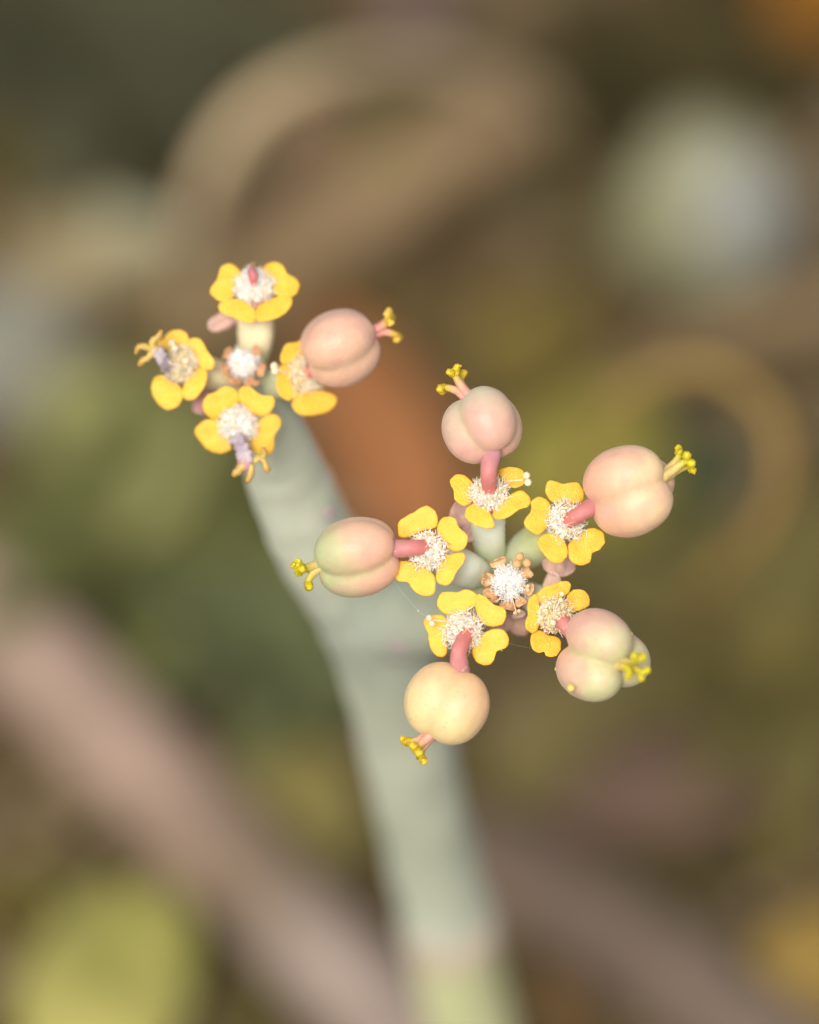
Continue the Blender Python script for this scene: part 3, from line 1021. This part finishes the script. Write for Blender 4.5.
def leaf(name, label, A, B_, wid, c1, c2, arch=4.0, roll=0.0, fold=.15, cat='leaf', group=None, parent=None, seed=1.0, stalk=True, c_rib=None):
    d = B_ - A
    L = d.length
    d.normalize()
    s = d.cross(V((0, 0, 1)))
    if s.length < .05:
        s = V((1, 0, 0))
    s.normalize()
    nn = s.cross(d).normalized()
    s, nn = s * cos(roll) + nn * sin(roll), nn * cos(roll) - s * sin(roll)
    nu, nv = 22, 10
    vv, cc, ff = [], [], []
    for side in (1, -1):
        for i in range(nu + 1):
            t = i / nu
            wd = wid / 2 * max(.03, sin(pi * min(1, t ** .8)) ** .75)
            for j in range(nv + 1):
                v = j / nv * 2 - 1
                wob = mnoise.noise(V((t * 3, v, seed)))
                p = A + d * (L * t) + s * (wd * v * (1 + .08 * wob)) + nn * (arch * 4 * t * (1 - t) + wd * fold * abs(v) + .05 * L * wob + .18 * side)
                vv.append(p)
                cl = mix(c1, c2, .5 + .8 * mnoise.noise(V((t * 2.5, v * 1.2, seed + 9))))
                if c_rib and abs(v) < .12:
                    cl = c_rib
                cc.append(cl)
    o2 = (nu + 1) * (nv + 1)
    for i in range(nu):
        for j in range(nv):
            a0 = i * (nv + 1) + j
            ff.append((a0, a0 + 1, a0 + nv + 2, a0 + nv + 1))
            b0 = a0 + o2
            ff.append((b0 + nv + 1, b0 + nv + 2, b0 + 1, b0))
    rim = [j for j in range(nv + 1)] + [i * (nv + 1) + nv for i in range(1, nu + 1)] + [nu * (nv + 1) + j for j in range(nv - 1, -1, -1)] + [i * (nv + 1) for i in range(nu - 1, 0, -1)]
    for q in range(len(rim)):
        a0, a1 = rim[q], rim[(q + 1) % len(rim)]
        ff.append((a1, a0, a0 + o2, a1 + o2))
    m = MB()
    m.add(vv, ff, cc)
    o = m.build(name, M_tint, parent, origin=A)
    if parent is None:
        tag(o, label, cat, group)
    if stalk:
        m = MB()
        tube(m, spline([(A + d * 1.5, .5, c2), (A - d * 4 + V((0, 0, -.6)), .5, c2), (A - d * 9 + V((0, 0, -1.5)), .6, c2)], 4), 8)
        m.build('leaf_stalk', M_tint, o)
    return o


def stone(name, label, p, r, c1, c2, sq=(1, 1, .8), seed=1.0, cat='pebble', patch=None):
    vv, ff = ico(4)
    out, cc = [], []
    for q in vv:
        k = 1 + .16 * mnoise.noise(q * 1.1 + V((seed, 0, 0))) + .03 * mnoise.noise(q * 5 + V((0, seed, 0)))
        out.append(p + V((q.x * sq[0], q.y * sq[1], q.z * sq[2])) * (r * k))
        cl = mix(c1, c2, .5 + 1.0 * mnoise.noise(q * 1.6 + V((0, 0, seed))))
        if patch:
            cl = mix(cl, patch[1], sstep(patch[2], patch[2] + .15, q.dot(patch[0].normalized()) + .12 * mnoise.noise(q * 3)))
        cc.append(cl)
    m = MB()
    m.add(out, list(ff), cc)
    return tag(m.build(name, M_tint, origin=p - V((0, 0, r * sq[2] * .8))), label, cat)


# fallen branches and dry stems
twig('dead_branch', 'thick pinkish grey dead branch lying aslant beside the spurge stem', 'branch',
     [B(-260, 400, 3), B(-60, 575, 5), B(70, 695, 6), B(170, 800, 6), B(265, 895, 5), B(330, 965, 5), B(430, 1060, 5), B(640, 1260, 3)], 4.9,
     [lin(q) for q in ((130, 112, 98), (138, 120, 104), (150, 128, 112), (142, 120, 104), (112, 96, 78), (140, 124, 112), (146, 130, 118), (140, 122, 112))])
twig('fallen_stick', 'beige fallen stick slanting behind the small flower head', 'stick',
     [B(110, 400, 2.5), B(210, 320, 5), B(310, 250, 7), B(420, 175, 8), B(520, 115, 7)], 3.4, lin((112, 96, 62)), lin((150, 124, 94)))
twig('arching_stem', 'thin arching pale brown stem above the fallen beige stick', 'stem',
     [B(188, 330, 0), B(190, 262, 14), B(205, 185, 30), B(250, 112, 36), B(325, 72, 36), B(420, 62, 28), B(520, 90, 14), B(570, 150, 0)], 1.15, lin((190, 166, 132)), lin((176, 156, 120)))
twig('looped_stem', 'thin yellow brown dry stem curled into a loop', 'stem',
     [B(540, 640, 0), B(565, 540, 22), B(590, 440, 40), B(640, 382, 46), B(705, 368, 48), B(764, 405, 48), B(782, 470, 46), B(755, 535, 40), B(712, 580, 30), B(690, 620, 14), B(690, 660, 0)], 0.7, lin((132, 116, 62)), lin((160, 124, 72)))
twig('pale_stick', 'pale beige stick below the whitish stone', 'stick',
     [B(600, 395, 1.5), B(690, 345, 4), B(780, 318, 6), B(900, 300, 5), B(1050, 300, 1)], 2.4, lin((102, 84, 58)), lin((130, 110, 82)))
twig('brown_stick', 'dull brown stick lying across the dark soil', 'stick',
     [B(380, 240, 1), B(470, 110, 3), B(560, 40, 4), B(690, -60, 3), B(800, -140, 1)], 3.4, lin((90, 74, 54)), lin((90, 74, 50)))
twig('grey_stick', 'greyish stick half sunk in soil', 'stick',
     [B(470, 860, .5), B(600, 930, 2), B(720, 1010, 2), B(850, 1110, 1)], 5.0, lin((100, 84, 70)), lin((106, 92, 80)))
twig('mauve_stick', 'grey mauve stick end poking up from dark soil', 'stick',
     [B(440, -120, 2), B(425, -50, 3), B(412, 10, 4), B(405, 25, 4)], 3.2, lin((108, 90, 84)))

# leaves
leaf('orange_leaf', 'orange dried leaf standing up behind the two flower heads', B(446, 570, 1), B(318, 300, 7), 11, lin((142, 92, 56)), lin((124, 82, 48)), 2, .25, seed=2)
leaf('amber_leaf', 'amber dried leaf on dark soil', B(770, 30, 1), B(900, -20, 4), 13, lin((130, 84, 20)), lin((110, 72, 20)), 2, seed=3)
leaf('yellow_leaf', 'fallen ochre yellow leaf beside the greyish half sunk stick', B(790, 1060, 1), B(860, 900, 4), 12, lin((132, 108, 52)), lin((112, 92, 48)), 2, seed=4)
leaf('beige_leaf', 'beige dried leaf lying near the grey pebble', B(-10, 285, 5), B(220, 262, 7), 12, lin((138, 122, 92)), lin((120, 108, 74)), 2, seed=5)
leaf('lime_leaf', 'pale yellow green leaf under the dead branch', B(70, 1110, 1), B(170, 880, 3), 15, lin((160, 150, 86)), lin((112, 112, 58)), 3, .1, seed=6)
leaf('green_leaf', 'green leaf overlapping the pale yellow green leaf', B(70, 900, 2), B(190, 1010, 5), 8, lin((112, 112, 56)), lin((140, 134, 70)), 2, -.1, seed=16)
leaf('olive_leaf', 'olive green leaf lying next to the grey pebble', B(60, 520, 2), B(205, 395, 9), 20, lin((136, 132, 86)), lin((110, 110, 64)), 2, seed=7)
leaf('moss_leaf', 'mossy green leaf inside the stem loop', B(640, 560, .5), B(715, 420, 3), 12, lin((60, 66, 46)), lin((62, 66, 42)), 1, seed=8)
leaf('gold_leaf', 'golden green leaf beside the stem loop', B(545, 560, .5), B(640, 390, 4), 15, lin((132, 122, 54)), lin((106, 100, 44)), 2, seed=9)
leaf('rust_leaf', 'rusty fallen leaf below the stem loop', B(640, 650, 1), B(720, 560, 4), 9, lin((164, 118, 62)), lin((138, 98, 50)), 2, seed=10)
leaf('khaki_leaf', 'khaki leaf lying between dead branch and spurge stem', B(250, 880, 1), B(330, 740, 4), 15, lin((120, 110, 62)), lin((102, 94, 54)), 2, seed=11)
leaf('peach_leaf', 'pale pinkish brown leaf under the arching stem', B(210, 230, 1), B(370, 90, 4), 15, lin((124, 100, 76)), lin((110, 92, 66)), 2, seed=12)
leaf('sage_leaf', 'small sage green leaf on the beige stick', B(300, 250, 1), B(430, 120, 4), 11, lin((120, 114, 54)), lin((98, 94, 44)), 1, seed=13)
leaf('straw_leaf', 'straw coloured leaf lying outside the stem loop', B(690, 700, 1), B(800, 560, 5), 14, lin((120, 106, 56)), lin((98, 88, 46)), 2, seed=17)
leaf('mustard_leaf', 'mustard green leaf between pale stick and stem loop', B(480, 400, 1), B(600, 300, 4), 12, lin((98, 84, 38)), lin((84, 72, 34)), 2, seed=18)
leaf('pale_leaf', 'pale greyish green leaf resting on the beige dried leaf', B(40, 262, 4), B(190, 236, 9), 6, lin((158, 154, 128)), lin((136, 132, 100)), 2, seed=19)
leaf('long_leaf', 'long narrow olive leaf beside the lower spurge stem', B(500, 820, 1), B(640, 640, 6), 9, lin((104, 94, 56)), lin((92, 82, 48)), 2, seed=20)
# stones
stone('pale_stone', 'smooth whitish stone with a grey blue face', B(706, 210, 10), 7.5, lin((136, 134, 106)), lin((122, 120, 90)), (1.12, 1, 1.35), 2, 'stone', (V((.45, -.75, .6)), lin((138, 138, 130)), .74))
stone('grey_pebble', 'rounded light grey pebble by the beige leaf', B(5, 350, 3), 8, lin((134, 132, 120)), lin((118, 116, 98)), (1, 1, .7), 4)
stone('brown_pebble', 'dull pinkish brown pebble on bare soil', B(640, 740, 1.5), 11, lin((102, 82, 68)), lin((96, 76, 62)), (1.2, 1, .3), 6)

# low green plants on the ground
def low_plant(name, label, p, count, L, wid, c1, c2, seed):
    r = random.Random(seed)
    o = empty(name, p)
    tag(o, label, 'plant')
    m = MB()
    tube(m, [(p + V((0, 0, -2)), .9, c2), (p + V((0, 0, 2)), .9, c2), (p + V((0, 0, 4)), .5, c2)], 8)
    m.build('crown_base', M_tint, o)
    for i in range(count):
        a = 2 * pi * i / count + r.uniform(-.3, .3)
        e = V((cos(a), sin(a), r.uniform(.1, .5))).normalized()
        leaf('leaf', '', p + e * 1.0 + V((0, 0, 2)), p + e * (L * r.uniform(.7, 1.1)) + V((0, 0, 1.5)), wid * r.uniform(.8, 1.1), c1, c2, 3, r.uniform(-.3, .3), seed=seed + i, parent=o, stalk=False)


DG1, DG2 = lin((78, 82, 54)), lin((62, 68, 46))
low_plant('dark_weed', 'dark green low weed growing beyond the arching stem', B(70, 60), 11, 30, 11, lin((70, 68, 48)), lin((58, 56, 38)), 21)
low_plant('broad_weed', 'broad leaved dark weed growing beside the beige leaf', B(150, 175), 8, 18, 9, lin((72, 68, 46)), lin((60, 58, 38)), 31)
low_plant('green_weed', 'mid green low weed between the dead branch and the small flower head', B(140, 590), 9, 22, 9, lin((92, 92, 50)), lin((78, 80, 44)), 41)
low_plant('shaded_weed', 'small green weed close to the spurge stem', B(265, 700), 7, 15, 8, lin((86, 90, 56)), lin((76, 80, 52)), 51)
low_plant('olive_weed', 'olive weed growing behind the whitish stone', B(650, 120), 9, 20, 8, lin((62, 54, 26)), lin((48, 42, 20)), 61)
low_plant('brownish_weed', 'brownish olive weed on soil beyond the peach fruits', B(770, 690), 9, 24, 9, lin((96, 88, 46)), lin((82, 74, 42)), 71)

# crumbs of soil and gravel
m = MB()
r = random.Random(5)
for i in range(2600):
    x, y = r.uniform(-170, 170), r.uniform(-110, 230)
    s = r.uniform(.5, 1.9) * (1.5 if r.random() < .08 else 1)
    cl = mix(lin((104, 84, 62)), lin((56, 48, 30)), r.random())
    blob(m, V((x, y, -.4)), s, cl, 1, None, .7)
tag(m.build('gravel', M_tint, origin=V((0, 0, 0)), smooth=False), 'brown crumbs and grit scattered over the soil', 'gravel', kind='stuff')
m = MB()
for i in range(420):
    x, y, a = r.uniform(-160, 160), r.uniform(-110, 230), r.uniform(0, pi)
    L = r.uniform(4, 16)
    d = V((cos(a), sin(a), 0))
    cl = mix(lin((138, 112, 84)), lin((92, 80, 50)), r.random())
    p = V((x, y, .5))
    tube(m, [(p - d * L / 2, .35, cl), (p + V((0, 0, r.uniform(0, 1))), .45, cl), (p + d * L / 2, .3, cl)], 5)
tag(m.build('litter', M_tint, origin=V((0, 0, 0))), 'short bits of dry stalk strewn over the soil', 'litter', kind='stuff')

# crumpled scraps of dead leaf between the stones
m = MB()
for i in range(520):
    x, y, a = r.uniform(-150, 150), r.uniform(-100, 220), r.uniform(0, 2 * pi)
    L, W = r.uniform(4, 10), r.uniform(2, 4.5)
    d, e = V((cos(a), sin(a), r.uniform(-.2, .3))), V((-sin(a), cos(a), r.uniform(-.4, .4)))
    cl = r.choice([lin((100, 80, 56)), lin((92, 82, 38)), lin((70, 66, 28)), lin((106, 82, 50)), lin((50, 46, 22)), lin((112, 98, 74)), lin((104, 96, 46))])
    p = V((x, y, 1.2))
    vv, ff = [], []
    for sd in (.12, -.12):
        for iu in range(5):
            t = iu / 4
            for jv in (-1, 0, 1):
                vv.append(p + d * (L * (t - .5)) + e * (W * jv * sin(pi * (.12 + .8 * t))) + V((0, 0, sd + .8 * abs(jv) - 1.5 * (t - .5) ** 2 + .5 * mnoise.noise(V((x + t * 3, y + jv, 0))))))
    for iu in range(4):
        for jv in range(2):
            q = iu * 3 + jv
            ff += [(q, q + 3, q + 4, q + 1), (q + 15, q + 16, q + 19, q + 18)]
    rim = [0, 1, 2, 5, 8, 11, 14, 13, 12, 9, 6, 3]
    ff += [(rim[k], rim[(k + 1) % 12], rim[(k + 1) % 12] + 15, rim[k] + 15) for k in range(12)]
    m.add(vv, ff, cl)
tag(m.build('leaf_litter', M_tint, origin=V((0, 0, 0))), 'crumpled scraps of brown and olive dead leaf on the soil', 'leaf litter', kind='stuff')

for o in bpy.data.objects:
    if 'wo' in o:
        del o['wo']
